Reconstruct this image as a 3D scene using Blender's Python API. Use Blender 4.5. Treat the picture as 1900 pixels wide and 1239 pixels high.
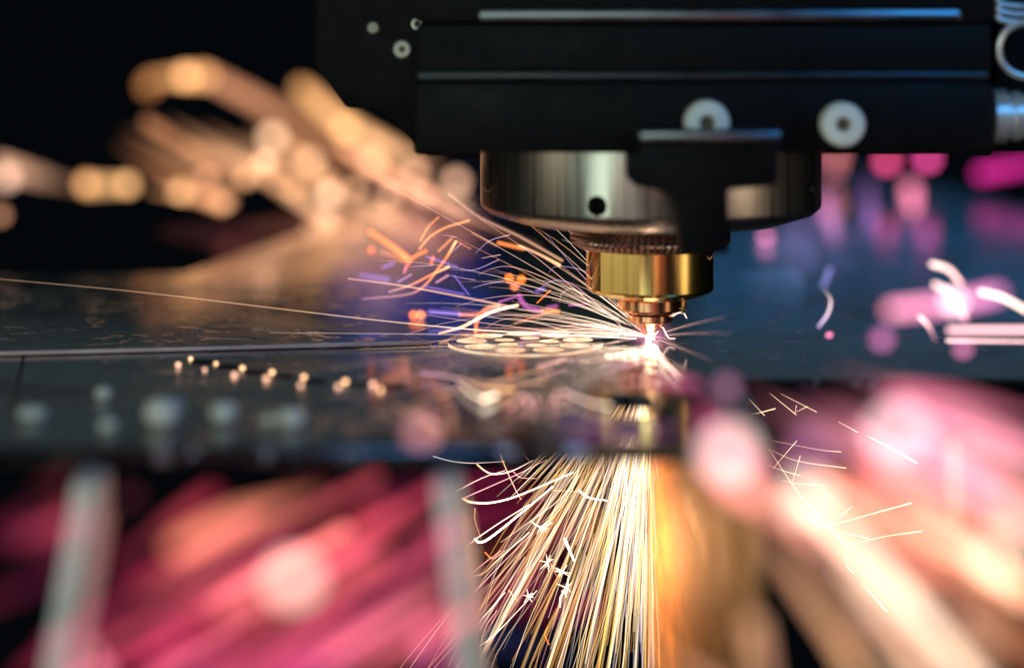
import bpy, bmesh, math, random
from mathutils import Vector, Matrix
R = math.radians
random.seed(11)
sc = bpy.context.scene
for o in list(bpy.data.objects): bpy.data.objects.remove(o)
col = sc.collection

# ---------------------------------------------------------------- camera
F = 3906.0            # focal length in pixels of a 1900 px wide picture
H = 0.078             # lens height above the sheet (m)
FOCUS = 0.5           # the nozzle stands half a metre away
PX, PY = 950.0, 22.0  # principal point: eye level runs near the top of the frame
APERTURE = 0.0175     # aperture diameter (m)
cam_d = bpy.data.cameras.new('camera'); cam = bpy.data.objects.new('camera', cam_d); col.objects.link(cam)
cam.location = (0, 0, H); cam.rotation_euler = (R(90), 0, 0)
cam_d.sensor_width = 36; cam_d.lens = 36 * F / 1900
cam_d.shift_y = -(1239 / 2 - PY) / 1900
cam_d.clip_start = 0.01; cam_d.clip_end = 50
cam_d.dof.use_dof = True; cam_d.dof.focus_distance = FOCUS
cam_d.dof.aperture_fstop = cam_d.lens / (APERTURE * 1000)
sc.camera = cam

# ---------------------------------------------------------------- world, view, sampling
w = bpy.data.worlds.new('World'); sc.world = w; w.use_nodes = True
w.node_tree.nodes['Background'].inputs[0].default_value = (0.10, 0.16, 0.22, 1)
w.node_tree.nodes['Background'].inputs[1].default_value = 0.012
sc.view_settings.view_transform = 'Standard'; sc.view_settings.look = 'None'
sc.view_settings.exposure = 0; sc.view_settings.gamma = 1
sc.cycles.use_denoising = True
sc.cycles.sample_clamp_indirect = 4; sc.cycles.sample_clamp_direct = 0
sc.cycles.max_bounces = 6; sc.cycles.volume_bounces = 0
sc.cycles.use_light_tree = True
sc.cycles.transparent_max_bounces = 96

# ---------------------------------------------------------------- lamps (unseen area lamps added for light and reflections, glow of the cut)
def area(name, loc, target, sx, sy, radiance, color):
    l = bpy.data.lights.new(name, 'AREA'); l.shape = 'RECTANGLE'; l.size = sx; l.size_y = sy
    l.energy = radiance * math.pi * sx * sy; l.color = color
    o = bpy.data.objects.new(name, l); col.objects.link(o); o.location = loc
    d = Vector(target) - Vector(loc)
    o.rotation_euler = d.to_track_quat('-Z', 'Y').to_euler()
    return o
def point(name, loc, watt, color, r=0.003):
    l = bpy.data.lights.new(name, 'POINT'); l.energy = watt; l.color = color; l.shadow_soft_size = r
    o = bpy.data.objects.new(name, l); col.objects.link(o); o.location = loc
    return o
HX = (1206 - PX) / F * FOCUS       # axis of the cutting head
def az(a, dist, z): return (HX + dist * math.sin(R(a)), FOCUS - dist * math.cos(R(a)), z)
area('tall_strip_lamp', az(-34, 0.85, 0.02), (HX, .5, .03), 0.20, 0.6, 2.6, (0.80, 1.0, 0.84))
area('side_strip_lamp', az(-68, 0.7, 0.0), (HX, .5, .02), 0.20, 0.4, 1.3, (1.0, 0.88, 0.66))
area('right_warm_lamp', az(60, 0.6, -0.02), (HX, .5, .02), 0.14, 0.3, 2.0, (1.0, 0.74, 0.48))
area('front_fill_lamp', (-0.16, -0.35, 0.20), (HX, .45, .05), 0.30, 0.22, 4.6, (0.82, 1.0, 0.92))  # fill added behind the camera to brighten screws, slats and beads
area('front_blue_lamp', (0.24, 0.22, 0.20), (.09, .455, .065), 0.10, 0.10, 9.0, (0.06, 0.40, 1.0))  # unseen, set close by to tint the housing's right side blue
area('rear_blue_lamp', (0.43, 2.4, 0.225), (0.13, .62, 0), 0.46, 0.13, 0.40, (0.06, 0.27, 0.62))
area('rear_violet_lamp', (-0.070, 1.5, 0.128), (-0.02, .6, 0), 0.11, 0.045, 0.60, (0.05, 0.08, 0.70))  # out of frame, placed so its reflection gives the sheet's blue patch
area('rear_fill_lamp', (-0.10, 2.2, 0.375), (-0.05, .4, 0), 1.7, 0.24, 0.085, (0.66, 0.95, 1.0))  # added out of frame; its reflection greys the near sheet
point('cut_glow', (HX, 0.497, 0.0020), 0.0035, (1.0, 0.62, 0.42), 0.0018)
point('under_sheet_glow', (HX - 0.010, 0.485, -0.045), 0.058, (1.0, 0.46, 0.17), 0.012)

# ---------------------------------------------------------------- helpers
def P(px, py, d):
    return Vector(((px - PX) / F * d, d, H - (py - PY) / F * d))
def on_sheet(px, py, z=0.0):
    d = (H - z) * F / (py - PY)
    return Vector(((px - PX) / F * d, d, z))
def lin(c):
    return tuple(((v / 255) / 12.92 if v / 255 <= .04045 else ((v / 255 + .055) / 1.055) ** 2.4) for v in c)

def obj(name, me, mat=None, parent=None):
    o = bpy.data.objects.new(name, me); col.objects.link(o)
    if mat is not None and not me.materials: me.materials.append(mat)
    if parent: o.parent = parent
    return o
def tag(o, label=None, cat=None, group=None, kind=None):
    if label: o['label'] = label
    if cat: o['category'] = cat
    if group: o['group'] = group
    if kind: o['kind'] = kind
    return o
def empty(name, loc=(0, 0, 0)):
    o = bpy.data.objects.new(name, None); col.objects.link(o); o.location = loc; o.empty_display_size = .01
    return o
def finish(bm, smooth=True, ang=35):
    bmesh.ops.recalc_face_normals(bm, faces=bm.faces)
    me = bpy.data.meshes.new('m'); bm.to_mesh(me); bm.free()
    if smooth:
        me.polygons.foreach_set('use_smooth', [True] * len(me.polygons))
        try: me.set_sharp_from_angle(angle=R(ang))
        except Exception: pass
    return me
def box_mesh(x0, x1, y0, y1, z0, z1, bev=0.0008, seg=2):
    bm = bmesh.new(); bmesh.ops.create_cube(bm, size=1)
    for v in bm.verts:
        v.co = Vector((x0 if v.co.x < 0 else x1, y0 if v.co.y < 0 else y1, z0 if v.co.z < 0 else z1))
    if bev: bmesh.ops.bevel(bm, geom=list(bm.edges), offset=bev, segments=seg, affect='EDGES', profile=.5)
    return finish(bm)
def prism_mesh(pts, y0, y1, bev=0.0006):        # outline in x,z extruded along y
    bm = bmesh.new()
    f = bm.faces.new([bm.verts.new((x, y0, z)) for x, z in pts])
    r = bmesh.ops.extrude_face_region(bm, geom=[f])
    for v in r['geom']:
        if isinstance(v, bmesh.types.BMVert): v.co.y = y1
    if bev: bmesh.ops.bevel(bm, geom=[e for e in bm.edges], offset=bev, segments=2, affect='EDGES', profile=.5)
    return finish(bm)
def lathe_mesh(prof, n=96, axis='z', ang=35):   # prof: (r, z) closed by end caps; axis z or x
    bm = bmesh.new(); rings = []
    for r, z in prof:
        ring = []
        for i in range(n):
            a = 2 * math.pi * i / n
            c = (r * math.cos(a), r * math.sin(a), z)
            ring.append(bm.verts.new((c[2], c[0], c[1]) if axis == 'x' else ((c[0], c[2], c[1]) if axis == 'y' else c)))
        rings.append(ring)
    for a, b in zip(rings, rings[1:]):
        for i in range(n): bm.faces.new((a[i], a[(i + 1) % n], b[(i + 1) % n], b[i]))
    bm.faces.new(rings[0]); bm.faces.new(rings[-1])
    return finish(bm, True, ang)
def tube_data(pts, radii, sides=6, round_ends=True):
    pts = [Vector(p) for p in pts]; radii = list(radii)
    if round_ends:                                   # short rounded caps
        d0 = (pts[0] - pts[1]).normalized(); d1 = (pts[-1] - pts[-2]).normalized()
        pts = [pts[0] + d0 * radii[0] * .95, pts[0] + d0 * radii[0] * .6] + pts + [pts[-1] + d1 * radii[-1] * .6, pts[-1] + d1 * radii[-1] * .95]
        radii = [radii[0] * .25, radii[0] * .78] + radii + [radii[-1] * .78, radii[-1] * .25]
    V, Fc = [], []
    n = len(pts)
    for i, p in enumerate(pts):
        t = (pts[min(i + 1, n - 1)] - pts[max(i - 1, 0)]).normalized()
        u = t.cross(Vector((0.13, 1, 0.07))).normalized(); v = t.cross(u)
        for k in range(sides):
            a = 2 * math.pi * k / sides
            V.append(p + (u * math.cos(a) + v * math.sin(a)) * radii[i])
    for i in range(n - 1):
        for k in range(sides):
            a = i * sides + k; b = i * sides + (k + 1) % sides
            Fc.append((a, b, b + sides, a + sides))
    Fc.append(tuple(range(sides))[::-1]); Fc.append(tuple(range((n - 1) * sides, n * sides)))
    ts = [i / (n - 1) for i in range(n)]
    return V, Fc, ts, sides
def smooth_path(pts, k=5):                           # Catmull-Rom through the given points
    if len(pts) < 3: return [Vector(p) for p in pts]
    q = [Vector(p) for p in pts]; q = [2 * q[0] - q[1]] + q + [2 * q[-1] - q[-2]]
    out = []
    for i in range(1, len(q) - 2):
        for j in range(k):
            t = j / k
            out.append(.5 * ((2 * q[i]) + (q[i + 1] - q[i - 1]) * t + (2 * q[i - 1] - 5 * q[i] + 4 * q[i + 1] - q[i + 2]) * t * t
                             + (3 * q[i] - q[i - 1] - 3 * q[i + 1] + q[i + 2]) * t ** 3))
    out.append(q[-2]); return out

# ---------------------------------------------------------------- materials
def mat(name):
    m = bpy.data.materials.new(name); m.use_nodes = True
    return m, m.node_tree, m.node_tree.nodes['Principled BSDF']
def N(nt, t, **kw):
    n = nt.nodes.new(t)
    for k, v in kw.items(): setattr(n, k, v)
    return n
def ramp(nt, fac, stops):
    r = N(nt, 'ShaderNodeValToRGB'); nt.links.new(fac, r.inputs[0])
    el = r.color_ramp.elements
    while len(el) > 1: el.remove(el[-1])
    el[0].position, el[0].color = stops[0][0], (*stops[0][1], 1)
    for p, c in stops[1:]:
        e = el.new(p); e.color = (*c, 1)
    return r.outputs[0]
def noise(nt, scale, detail=4, rough=.55, vec=None, dist=0.0):
    n = N(nt, 'ShaderNodeTexNoise'); n.inputs['Scale'].default_value = scale; n.inputs['Detail'].default_value = detail
    n.inputs['Roughness'].default_value = rough; n.inputs['Distortion'].default_value = dist
    if vec is not None: nt.links.new(vec, n.inputs['Vector'])
    return n.outputs['Fac']
def coords(nt, scale=None):
    c = N(nt, 'ShaderNodeTexCoord').outputs['Object']
    if scale:
        mp = N(nt, 'ShaderNodeMapping'); mp.inputs['Scale'].default_value = scale
        nt.links.new(c, mp.inputs['Vector']); c = mp.outputs[0]
    return c
def g(v): return (v, v, v)

def make_sheet_mat():
    m, nt, b = mat('mill_scale_steel'); c = coords(nt)
    base = ramp(nt, noise(nt, 55, 6, .6, c), [(.3, (.006, .007, .008)), (.55, (.014, .016, .018)), (.75, (.03, .033, .036))])
    fl = ramp(nt, noise(nt, 190, 5, .62, c, .6), [(.57, g(0)), (.63, g(1))])           # pale flakes of scale
    fl2 = ramp(nt, noise(nt, 34, 3, .5, c), [(.42, g(0)), (.56, g(1))])
    mul = N(nt, 'ShaderNodeMath', operation='MULTIPLY'); nt.links.new(fl, mul.inputs[0]); nt.links.new(fl2, mul.inputs[1])
    mx = N(nt, 'ShaderNodeMix', data_type='RGBA'); nt.links.new(mul.outputs[0], mx.inputs['Factor'])
    nt.links.new(base, mx.inputs['A']); mx.inputs['B'].default_value = (.92, .95, .98, 1)
    nt.links.new(mx.outputs['Result'], b.inputs['Base Color'])
    ro = ramp(nt, noise(nt, 26, 5, .6, c), [(.28, g(.05)), (.5, g(.10)), (.72, g(.24))])
    ad = N(nt, 'ShaderNodeMath', operation='MULTIPLY_ADD'); nt.links.new(mul.outputs[0], ad.inputs[0]); ad.inputs[1].default_value = .16
    nt.links.new(ro, ad.inputs[2]); nt.links.new(ad.outputs[0], b.inputs['Roughness'])
    nt.links.new(mul.outputs[0], b.inputs['Metallic']); b.inputs['IOR'].default_value = 1.7
    bp = N(nt, 'ShaderNodeBump'); bp.inputs['Strength'].default_value = .22; bp.inputs['Distance'].default_value = .0004
    hs = N(nt, 'ShaderNodeMath', operation='MULTIPLY_ADD'); nt.links.new(noise(nt, 160, 6, .65, c), hs.inputs[0]); hs.inputs[1].default_value = .45; nt.links.new(mul.outputs[0], hs.inputs[2])
    nt.links.new(hs.outputs[0], bp.inputs['Height']); nt.links.new(bp.outputs[0], b.inputs['Normal'])
    return m
def metal(name, colr, rough, metallic=1.0, streak=None, var=.25, aniso=0):
    m, nt, b = mat(name)
    c = coords(nt, streak) if streak else coords(nt)
    n = noise(nt, 90 if not streak else 1, 5, .6, c)
    dk = tuple(v * (1 - var) for v in colr); lt = tuple(min(1, v * (1 + var * .6)) for v in colr)
    nt.links.new(ramp(nt, n, [(.3, dk), (.7, lt)]), b.inputs['Base Color'])
    nt.links.new(ramp(nt, n, [(.3, g(rough * .8)), (.7, g(rough * 1.25))]), b.inputs['Roughness'])
    if metallic == 0: b.inputs['Specular IOR Level'].default_value = .12
    b.inputs['Metallic'].default_value = metallic; b.inputs['Anisotropic'].default_value = aniso
    return m
M = {}
M['sheet'] = make_sheet_mat()
M['cut_edge'] = metal('bare_cut_edge', (.95, .66, .66), .5, 0.01)
M['black'] = metal('black_anodised', (.004, .0045, .005), .5, 0, None, .3)
M['black_gloss'] = metal('black_polished_edge', (.24, .26, .28), .34, 1, None, .2)
M['satin'] = metal('satin_black_edge', (.05, .055, .06), .4, 1, None, .2)
M['alu'] = metal('brushed_collar', (.62, .60, .53), .30, 1, (900, 900, 14), .28)
M['brass'] = metal('turned_brass', (.92, .62, .20), .20, 1, (1300, 1300, 9), .42)
M['copper'] = metal('copper_nozzle', (.88, .46, .24), .22, 1, None, .2)
M['knurl'] = metal('blackened_knurl', (.34, .22, .18), .30, 1)
M['silver'] = metal('bright_steel', (.75, .74, .70), .22, 1)
M['bright'] = metal('chromed_fitting', (.9, .88, .84), .3, .7, None, .2)
M['zinc'] = metal('zinc_plated', (.95, .93, .80), .5, .05, None, .2)
M['slat'] = metal('grey_slat_steel', (.74, .74, .68), .55, .1, None, .25)
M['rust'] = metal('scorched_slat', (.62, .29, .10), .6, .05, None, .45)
M['socket'] = metal('brown_socket', (.16, .11, .08), .5, .5)
M['cavity'] = metal('dark_cavity', (.006, .006, .007), .7, 0)
def glow_mat(name, sample=True):
    m = bpy.data.materials.new(name); m.use_nodes = True; nt = m.node_tree
    for n in list(nt.nodes): nt.nodes.remove(n)
    o = N(nt, 'ShaderNodeOutputMaterial'); e = N(nt, 'ShaderNodeEmission'); a = N(nt, 'ShaderNodeAttribute'); a.attribute_name = 'spark_tint'
    nt.links.new(a.outputs['Color'], e.inputs['Color']); e.inputs['Strength'].default_value = 1
    tr = N(nt, 'ShaderNodeBsdfTransparent'); ad = N(nt, 'ShaderNodeAddShader')     # a spark's light adds to what shows behind it
    nt.links.new(tr.outputs[0], ad.inputs[0]); nt.links.new(e.outputs[0], ad.inputs[1]); nt.links.new(ad.outputs[0], o.inputs['Surface'])
    m.cycles.emission_sampling = 'AUTO' if sample else 'NONE'
    return m
M['glow'] = glow_mat('glowing_spark'); M['glow_fine'] = glow_mat('glowing_fine_spark', False)
def lit_wall_mat():  # emission paints the spark light from below onto the hole walls
    m, nt, b = mat('spark_lit_wall'); b.inputs['Base Color'].default_value = (.5, .4, .33, 1); b.inputs['Roughness'].default_value = .4
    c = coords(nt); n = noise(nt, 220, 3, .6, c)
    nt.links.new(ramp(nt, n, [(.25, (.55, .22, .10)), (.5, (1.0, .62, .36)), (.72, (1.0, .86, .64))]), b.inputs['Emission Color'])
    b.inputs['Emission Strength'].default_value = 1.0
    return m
M['hot'] = lit_wall_mat()

# ---------------------------------------------------------------- the sheet: 2D outlines with openings, real thickness
TH = 0.003
def fill_mesh(outer, holes, th, top=0.0, hot=None):
    cu = bpy.data.curves.new('c', 'CURVE'); cu.dimensions = '2D'; cu.fill_mode = 'BOTH'; cu.extrude = th / 2
    for loop in [outer] + holes:
        s = cu.splines.new('POLY'); s.points.add(len(loop) - 1); s.use_cyclic_u = True
        for p, q in zip(s.points, loop): p.co = (q[0], q[1], 0, 1)
    o = bpy.data.objects.new('tmp', cu); col.objects.link(o)
    bpy.context.view_layer.update()
    me = bpy.data.meshes.new_from_object(o.evaluated_get(bpy.context.evaluated_depsgraph_get()))
    bpy.data.objects.remove(o); bpy.data.curves.remove(cu)
    bm = bmesh.new(); bm.from_mesh(me); bmesh.ops.remove_doubles(bm, verts=bm.verts, dist=1e-6)
    for v in bm.verts: v.co.z += top - th / 2
    bmesh.ops.recalc_face_normals(bm, faces=bm.faces)
    if hot is not None:
        for f in bm.faces: f.material_index = hot(f)
    me2 = bpy.data.meshes.new('plate'); bm.to_mesh(me2); bm.free(); bpy.data.meshes.remove(me)
    return me2
def circ(cx, cy, r, n=40, ry=None):
    return [(cx + r * math.cos(2 * math.pi * i / n), cy + (ry or r) * math.sin(2 * math.pi * i / n)) for i in range(n)]
def rrect(x0, x1, y0, y1, r, n=5):
    out = []
    for cx, cy, a0 in ((x1 - r, y1 - r, 0), (x0 + r, y1 - r, 90), (x0 + r, y0 + r, 180), (x1 - r, y0 + r, 270)):
        for i in range(n + 1):
            a = R(a0 + 90 * i / n); out.append((cx + r * math.cos(a), cy + r * math.sin(a)))
    return out
def kerf(pix, wid=.0006):
    pts = smooth_path([on_sheet(*p) for p in pix], 6); L, Rr = [], []
    for i, p in enumerate(pts):
        t = (pts[min(i + 1, len(pts) - 1)] - pts[max(i - 1, 0)]).normalized(); n = Vector((-t.y, t.x, 0)) * wid / 2
        L.append((p + n)[:2]); Rr.append((p - n)[:2])
    return L + Rr[::-1]
DC = on_sheet(975, 637)                                # perforated disc centre
near = 0.374
outer = [(-.42, near), (.0455, near + .004), (.0475, .385), (.0485, .447), (.42, .447), (.42, .70), (.205, .80), (.185, 1.02), (.14, 1.32), (-.06, 1.32), (-.074, .74), (-.098, .63), (-.42, .59)]
holes = [circ(DC.x, DC.y, .0188, 64)]
holes.append(rrect((1133 - PX) / F * .418, (1216 - PX) / F * .418, .4075, .4300, .003))
holes.append(circ((1166 - PX) / F * .391, .3925, .0029, 24, .0085))
holes.append(kerf([(58, 606), (50, 640), (36, 690), (18, 760)], .0007))
slot_px = [((330, 680), (353, 668)), ((379, 688), (400, 677)), ((434, 699), (449, 686)), ((493, 706), (504, 694)), ((557, 717), (563, 703)), ((627, 720), (640, 712)), ((691, 717), (705, 726))]
for a, b in slot_px:
    p = on_sheet(max(a[0], b[0]) + 22, (a[1] + b[1]) / 2 - 2)
    holes.append(rrect(p.x - .0026, p.x + .0026, p.y - .0030, p.y + .0030, .0012, 3))
def edge_idx(f): return 1 if abs(f.normal.z) < .5 else 0
sh = obj('metal_sheet', fill_mesh(outer, holes, TH, 0.0, edge_idx)); sh.data.materials.append(M['sheet']); sh.data.materials.append(M['sheet'])
tag(sh, 'wide dark steel sheet lying flat under the cutting head, scaly and glossy', 'metal sheet')

# perforated disc, its hole walls emit in place of spark light from below
dh = []
for i in range(9):
    a = 2 * math.pi * (i + .35) / 9; dh.append(circ(.0128 * math.cos(a), .0128 * math.sin(a), .0036, 26))
for i in range(5):
    a = 2 * math.pi * (i + .1) / 5; dh.append(circ(.0056 * math.cos(a), .0056 * math.sin(a), .0024, 22))
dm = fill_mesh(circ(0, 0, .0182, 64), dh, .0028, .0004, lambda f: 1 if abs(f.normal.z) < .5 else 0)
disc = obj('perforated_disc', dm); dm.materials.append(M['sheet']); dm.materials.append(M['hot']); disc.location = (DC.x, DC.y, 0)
tag(disc, 'round perforated steel disc cut into the sheet, peach spark light painted into its hole walls', 'metal disc')

# thin cut plate lying on the sheet, pale edge towards the viewer
pl = [on_sheet(*q) for q in [(-70, 663), (300, 654), (800, 641), (770, 630), (640, 621), (470, 616), (330, 612), (290, 607), (110, 609), (-70, 612)]]
pm = fill_mesh([(p.x, p.y) for p in pl], [kerf([(375, 617), (362, 630), (400, 636), (455, 638), (470, 643), (452, 650)], .0006)], .0009, .0011, edge_idx)
plate = obj('cut_plate', pm); pm.materials.append(M['sheet']); pm.materials.append(M['cut_edge'])
tag(plate, 'thin dark cut plate with pale edge and an S-shaped slit, lying on the sheet', 'metal plate')

# ---------------------------------------------------------------- cutting head
head = empty('cutting_head', (0, 0, 0))
tag(head, 'black laser cutting head with silver collar and brass nozzle nut pointing at the sheet', 'laser head')
D1 = 0.455
def bx(px0, px1, py0, py1, d, depth, name, m, parent=head, bev=.0008):
    a = P(px0, py1, d); b = P(px1, py0, d)
    return obj(name, box_mesh(a.x, b.x, d, d + depth, a.z, b.z, bev), M[m], parent)
body = bx(770, 1842, 152, 284, .455, .09, 'lower_housing', 'black')
bx(772, 1840, 44, 150, .4565, .088, 'middle_housing', 'black')
bx(768, 1846, -130, 42, .455, .09, 'upper_housing', 'black')
bx(888, 1785, 17, 40, .4535, .003, 'trim_rail', 'black_gloss', bev=.0010)
bx(775, 1835, 133, 150, .4552, .003, 'seam_ledge', 'satin', bev=.0006)
# rear carriage with chamfered lower corner
pr = [P(x, y, .56) for x, y in ((584, -150), (584, 130), (640, 205), (700, 208), (790, 292), (1000, 292), (1000, -150))]
obj('rear_carriage', prism_mesh([(p.x, p.z) for p in pr], .56, .62, .001), M['black'], head)
# collar with set-screw holes
prof = [(.012, .0285), (.0312, .0285), (.0326, .0288), (.0384, .0306), (.0400, .0320), (.0403, .0328), (.0403, .060), (.012, .060)]
collar_me = lathe_mesh(prof, 160)
collar = obj('collar', collar_me, M['alu'], head); collar.location = (HX, FOCUS, 0)
def drill(o, a, z, r, depth):
    bm = bmesh.new(); bmesh.ops.create_cone(bm, cap_ends=True, segments=28, radius1=r, radius2=r, depth=depth)
    bmesh.ops.rotate(bm, verts=bm.verts, cent=(0, 0, 0), matrix=Matrix.Rotation(R(90), 3, 'X'))
    bmesh.ops.translate(bm, verts=bm.verts, vec=(0, -.0403, z)); bmesh.ops.rotate(bm, verts=bm.verts, cent=(0, 0, 0), matrix=Matrix.Rotation(R(a), 3, 'Z'))
    c = bpy.data.objects.new('cutter', finish(bm, False)); col.objects.link(c); c.location = o.location
    md = o.modifiers.new('b', 'BOOLEAN'); md.object = c; md.operation = 'DIFFERENCE'; md.solver = 'EXACT'
    bpy.context.view_layer.update()
    me = bpy.data.meshes.new_from_object(o.evaluated_get(bpy.context.evaluated_depsgraph_get()))
    o.modifiers.clear(); o.data = me; bpy.data.objects.remove(c)
drill(collar, -20.5, .0345 + .0008, .0023, .012)
drill(collar, 62, .0375, .0021, .012)
collar.data.polygons.foreach_set('use_smooth', [True] * len(collar.data.polygons)); collar.data.set_sharp_from_angle(angle=R(30))
for a, z, r in ((-20.5, .0353, .00225), (62, .0375, .00205)):
    s = obj('set_screw', lathe_mesh([(r, 0), (r, .004)], 24, 'y'), M['cavity'], collar)
    s.rotation_euler = (0, 0, R(a)); s.location = Matrix.Rotation(R(a), 3, 'Z') @ Vector((0, -.0352, z))
# knurled ring
def knurl_mesh():
    bm = bmesh.new(); n = 150; rows = [(.0150, .0222), (.0172, .0222), (.0184, .0232), (.0188, .0238)]
    zs = [.0238 + .0006 * i for i in range(1, 11)]
    rings = []
    def ring(r, z, tw, amp):
        return [bm.verts.new(((r + amp * (1 if i % 2 else -1)) * math.cos(2 * math.pi * (i + tw) / n), (r + amp * (1 if i % 2 else -1)) * math.sin(2 * math.pi * (i + tw) / n), z)) for i in range(n)]
    for i, (r, z) in enumerate(rows): rings.append(ring(r, z, 0, 0 if i < 2 else .00022))
    for k, z in enumerate(zs): rings.append(ring(.0188, z, k % 2, .00022))
    rings.append(ring(.0176, .0305, 0, 0)); rings.append(ring(.0150, .0305, 0, 0))
    for a, b in zip(rings, rings[1:]):
        for i in range(n): bm.faces.new((a[i], a[(i + 1) % n], b[(i + 1) % n], b[i]))
    bm.faces.new(rings[0]); bm.faces.new(rings[-1])
    return finish(bm, False)
kn = obj('knurled_ring', knurl_mesh(), M['knurl'], head); kn.location = (HX, FOCUS, 0)
# brass nut: six wrench flats with rounded corners
def nut_mesh():
    Rn = .01515; prof = []
    for k in range(6):
        c = -90 - 33 + 60 * k                          # centre of a flat
        for s in ((-20, 20) if k % 3 == 0 else range(-20, 21, 4)): prof.append((Rn, c + s))
        for j in range(1, 6): prof.append((Rn, c + 20 + 20 * j / 6))
    bm = bmesh.new(); rows = []
    for sc_, z in ((.74, .0106), (.80, .0109), (.955, .0118), (.993, .01225), (1, .0127), (1, .0222), (.97, .0226)):
        rows.append([bm.verts.new((r * sc_ * math.cos(R(a)), r * sc_ * math.sin(R(a)), z)) for r, a in prof])
    n = len(prof)
    for a, b in zip(rows, rows[1:]):
        for i in range(n): bm.faces.new((a[i], a[(i + 1) % n], b[(i + 1) % n], b[i]))
    bm.faces.new(rows[0]); bm.faces.new(rows[-1])
    return finish(bm, True, 8)
nut = obj('brass_nut', nut_mesh(), M['brass'], head); nut.location = (HX, FOCUS, 0)
tag(nut, label='polished golden brass nut with wrench flats')
ph = obj('pin_hole', lathe_mesh([(.0010, -.0004), (.0014, -.0004), (.0014, .0030), (.0010, .0030)], 24, 'y'), M['cavity'], nut)
ph.rotation_euler = (0, 0, R(58)); ph.location = Matrix.Rotation(R(58), 3, 'Z') @ Vector((0, -.0149, .0189))
# nozzle: two stacked flanges and a cone
nz = obj('nozzle', lathe_mesh([(.0011, .0014), (.0019, .0014), (.0022, .0018), (.0040, .0042), (.0052, .0046), (.0054, .0050), (.0054, .0062), (.0046, .0064), (.0062, .0068), (.0064, .0071), (.0076, .0073), (.0078, .0077), (.0078, .0098), (.0076, .0101), (.0090, .0108), (.0090, .0112)], 72, 'z', 25), M['copper'], head)
nz.location = (HX, FOCUS, 0)
tab = obj('nozzle_tab', box_mesh(.0072, .0086, -.0015, .0015, .0066, .0108, .0003), M['brass'], nz)
# T-shaped bracket in front of the collar
br = [(1163, 284), (1163, 330), (1178, 345), (1225, 354), (1248, 372), (1256, 400), (1262, 470), (1352, 470), (1350, 352), (1436, 346), (1445, 335), (1445, 284), (1452, 284), (1452, 263), (1186, 263), (1186, 284)]
bp_ = [P(x, y, .440) for x, y in br]
brk = obj('bracket', prism_mesh([(p.x, p.z) for p in bp_], .440, .4465, .0005), M['black'], head)
a, b = P(1188, 262, .437), P(1449, 244, .437)
obj('bracket_ledge', box_mesh(a.x, b.x, .437, .4545, a.z, b.z, .0006), M['black_gloss'], brk)
# socket head screws
def screw(px, py, r, d, parent, name='socket_screw', m='zinc'):
    c = P(px, py, d); r = r * d / F
    s = obj(name, lathe_mesh([(r, .006), (r, .0012), (r * .93, .0003), (r * .82, 0), (r * .36, 0), (r * .32, .0004), (r * .30, .0022), (.00005, .0026)], 48, 'y', 40), M[m], parent)
    s.location = c
    k = obj('hex_socket', lathe_mesh([(r * .29, .0017), (r * .29, .0024)], 6, 'y', 20), M['socket'], s)
    return s
screw(1313, 229, 43, .4505, head); screw(1566, 232, 42, .4505, head)
screw(746, 92, 17, .53, head, 'side_screw'); screw(774, 45, 13, .50, head, 'side_screw'); screw(692, 52, 10, .54, head, 'side_screw')
# hose coupling and clip on the right
def coupling():
    c = P(1843, 216, .462); prof = []
    rr = 51 * .462 / F
    prof += [(rr * .8, -.0002), (rr * 1.0, 0), (rr * 1.0, .0030), (rr * .82, .0034)]
    x = .0040
    for k in range(6):
        prof += [(rr * .80, x), (rr * .92, x + .0006), (rr * .92, x + .0022), (rr * .80, x + .0028)]; x += .0034
    o = obj('hose_coupling', lathe_mesh(prof, 64, 'x', 30), M['bright'], head); o.location = (c.x, .462 + .002, c.z); return o
coupling()
def ring_wire(name, cx, cy, rx, ry, d, wpx, a0, a1):
    pts = [P(cx + rx * math.cos(R(a0 + (a1 - a0) * i / 24)), cy + ry * math.sin(R(a0 + (a1 - a0) * i / 24)), d) for i in range(25)]
    V, Fc, ts, s = tube_data(pts, [wpx / 2 * d / F] * 25, 12); me = bpy.data.meshes.new(name); me.from_pydata(V, [], Fc)
    me.polygons.foreach_set('use_smooth', [True] * len(me.polygons)); return obj(name, me, M['bright'], head)
ring_wire('clip_ring', 1905, 92, 52, 50, .46, 14, 60, 300)
for k in range(3):
    ring_wire('spring_coil', 1905, 2 + 15 * k, 55, 10, .46, 11, 20, 200)
bx(1846, 1990, -120, 280, .49, .03, 'side_block', 'black')

# ---------------------------------------------------------------- support slats under the sheet
def slat(x, y0, y1, tilt, label, m='slat', thick=.003, z_top=-.0034, pitch=.028, ztip=.012, depth=.16):
    pts = []; y = y0; first = True
    while y < y1:
        pts += [(y, z_top - ztip), (y + pitch * .38, z_top), (y + pitch * .5, z_top), (y + pitch * .85, z_top - ztip)] if not first else [(y, z_top - .001), (y + .004, z_top), (y + .010, z_top), (y + pitch * .85, z_top - ztip)]
        first = False; y += pitch
    pts += [(y, z_top - ztip), (y, z_top - depth), (y0, z_top - depth)]
    bm = bmesh.new(); f = bm.faces.new([bm.verts.new((-thick / 2, q[0] - y0, q[1])) for q in pts])
    r = bmesh.ops.extrude_face_region(bm, geom=[f])
    for v in r['geom']:
        if isinstance(v, bmesh.types.BMVert): v.co.x = thick / 2
    o = obj('support_slat', finish(bm, False), M[m]); o.location = (x, y0, 0); o.rotation_euler = (0, R(tilt), 0)
    return tag(o, label, 'support slat', 'support slats under the sheet')
slat((168 - PX) / F * .366, .366, .376, 10, 'pale grey pointed slat standing alone under the dark sheet, leaning sideways', thick=.0045)
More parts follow.
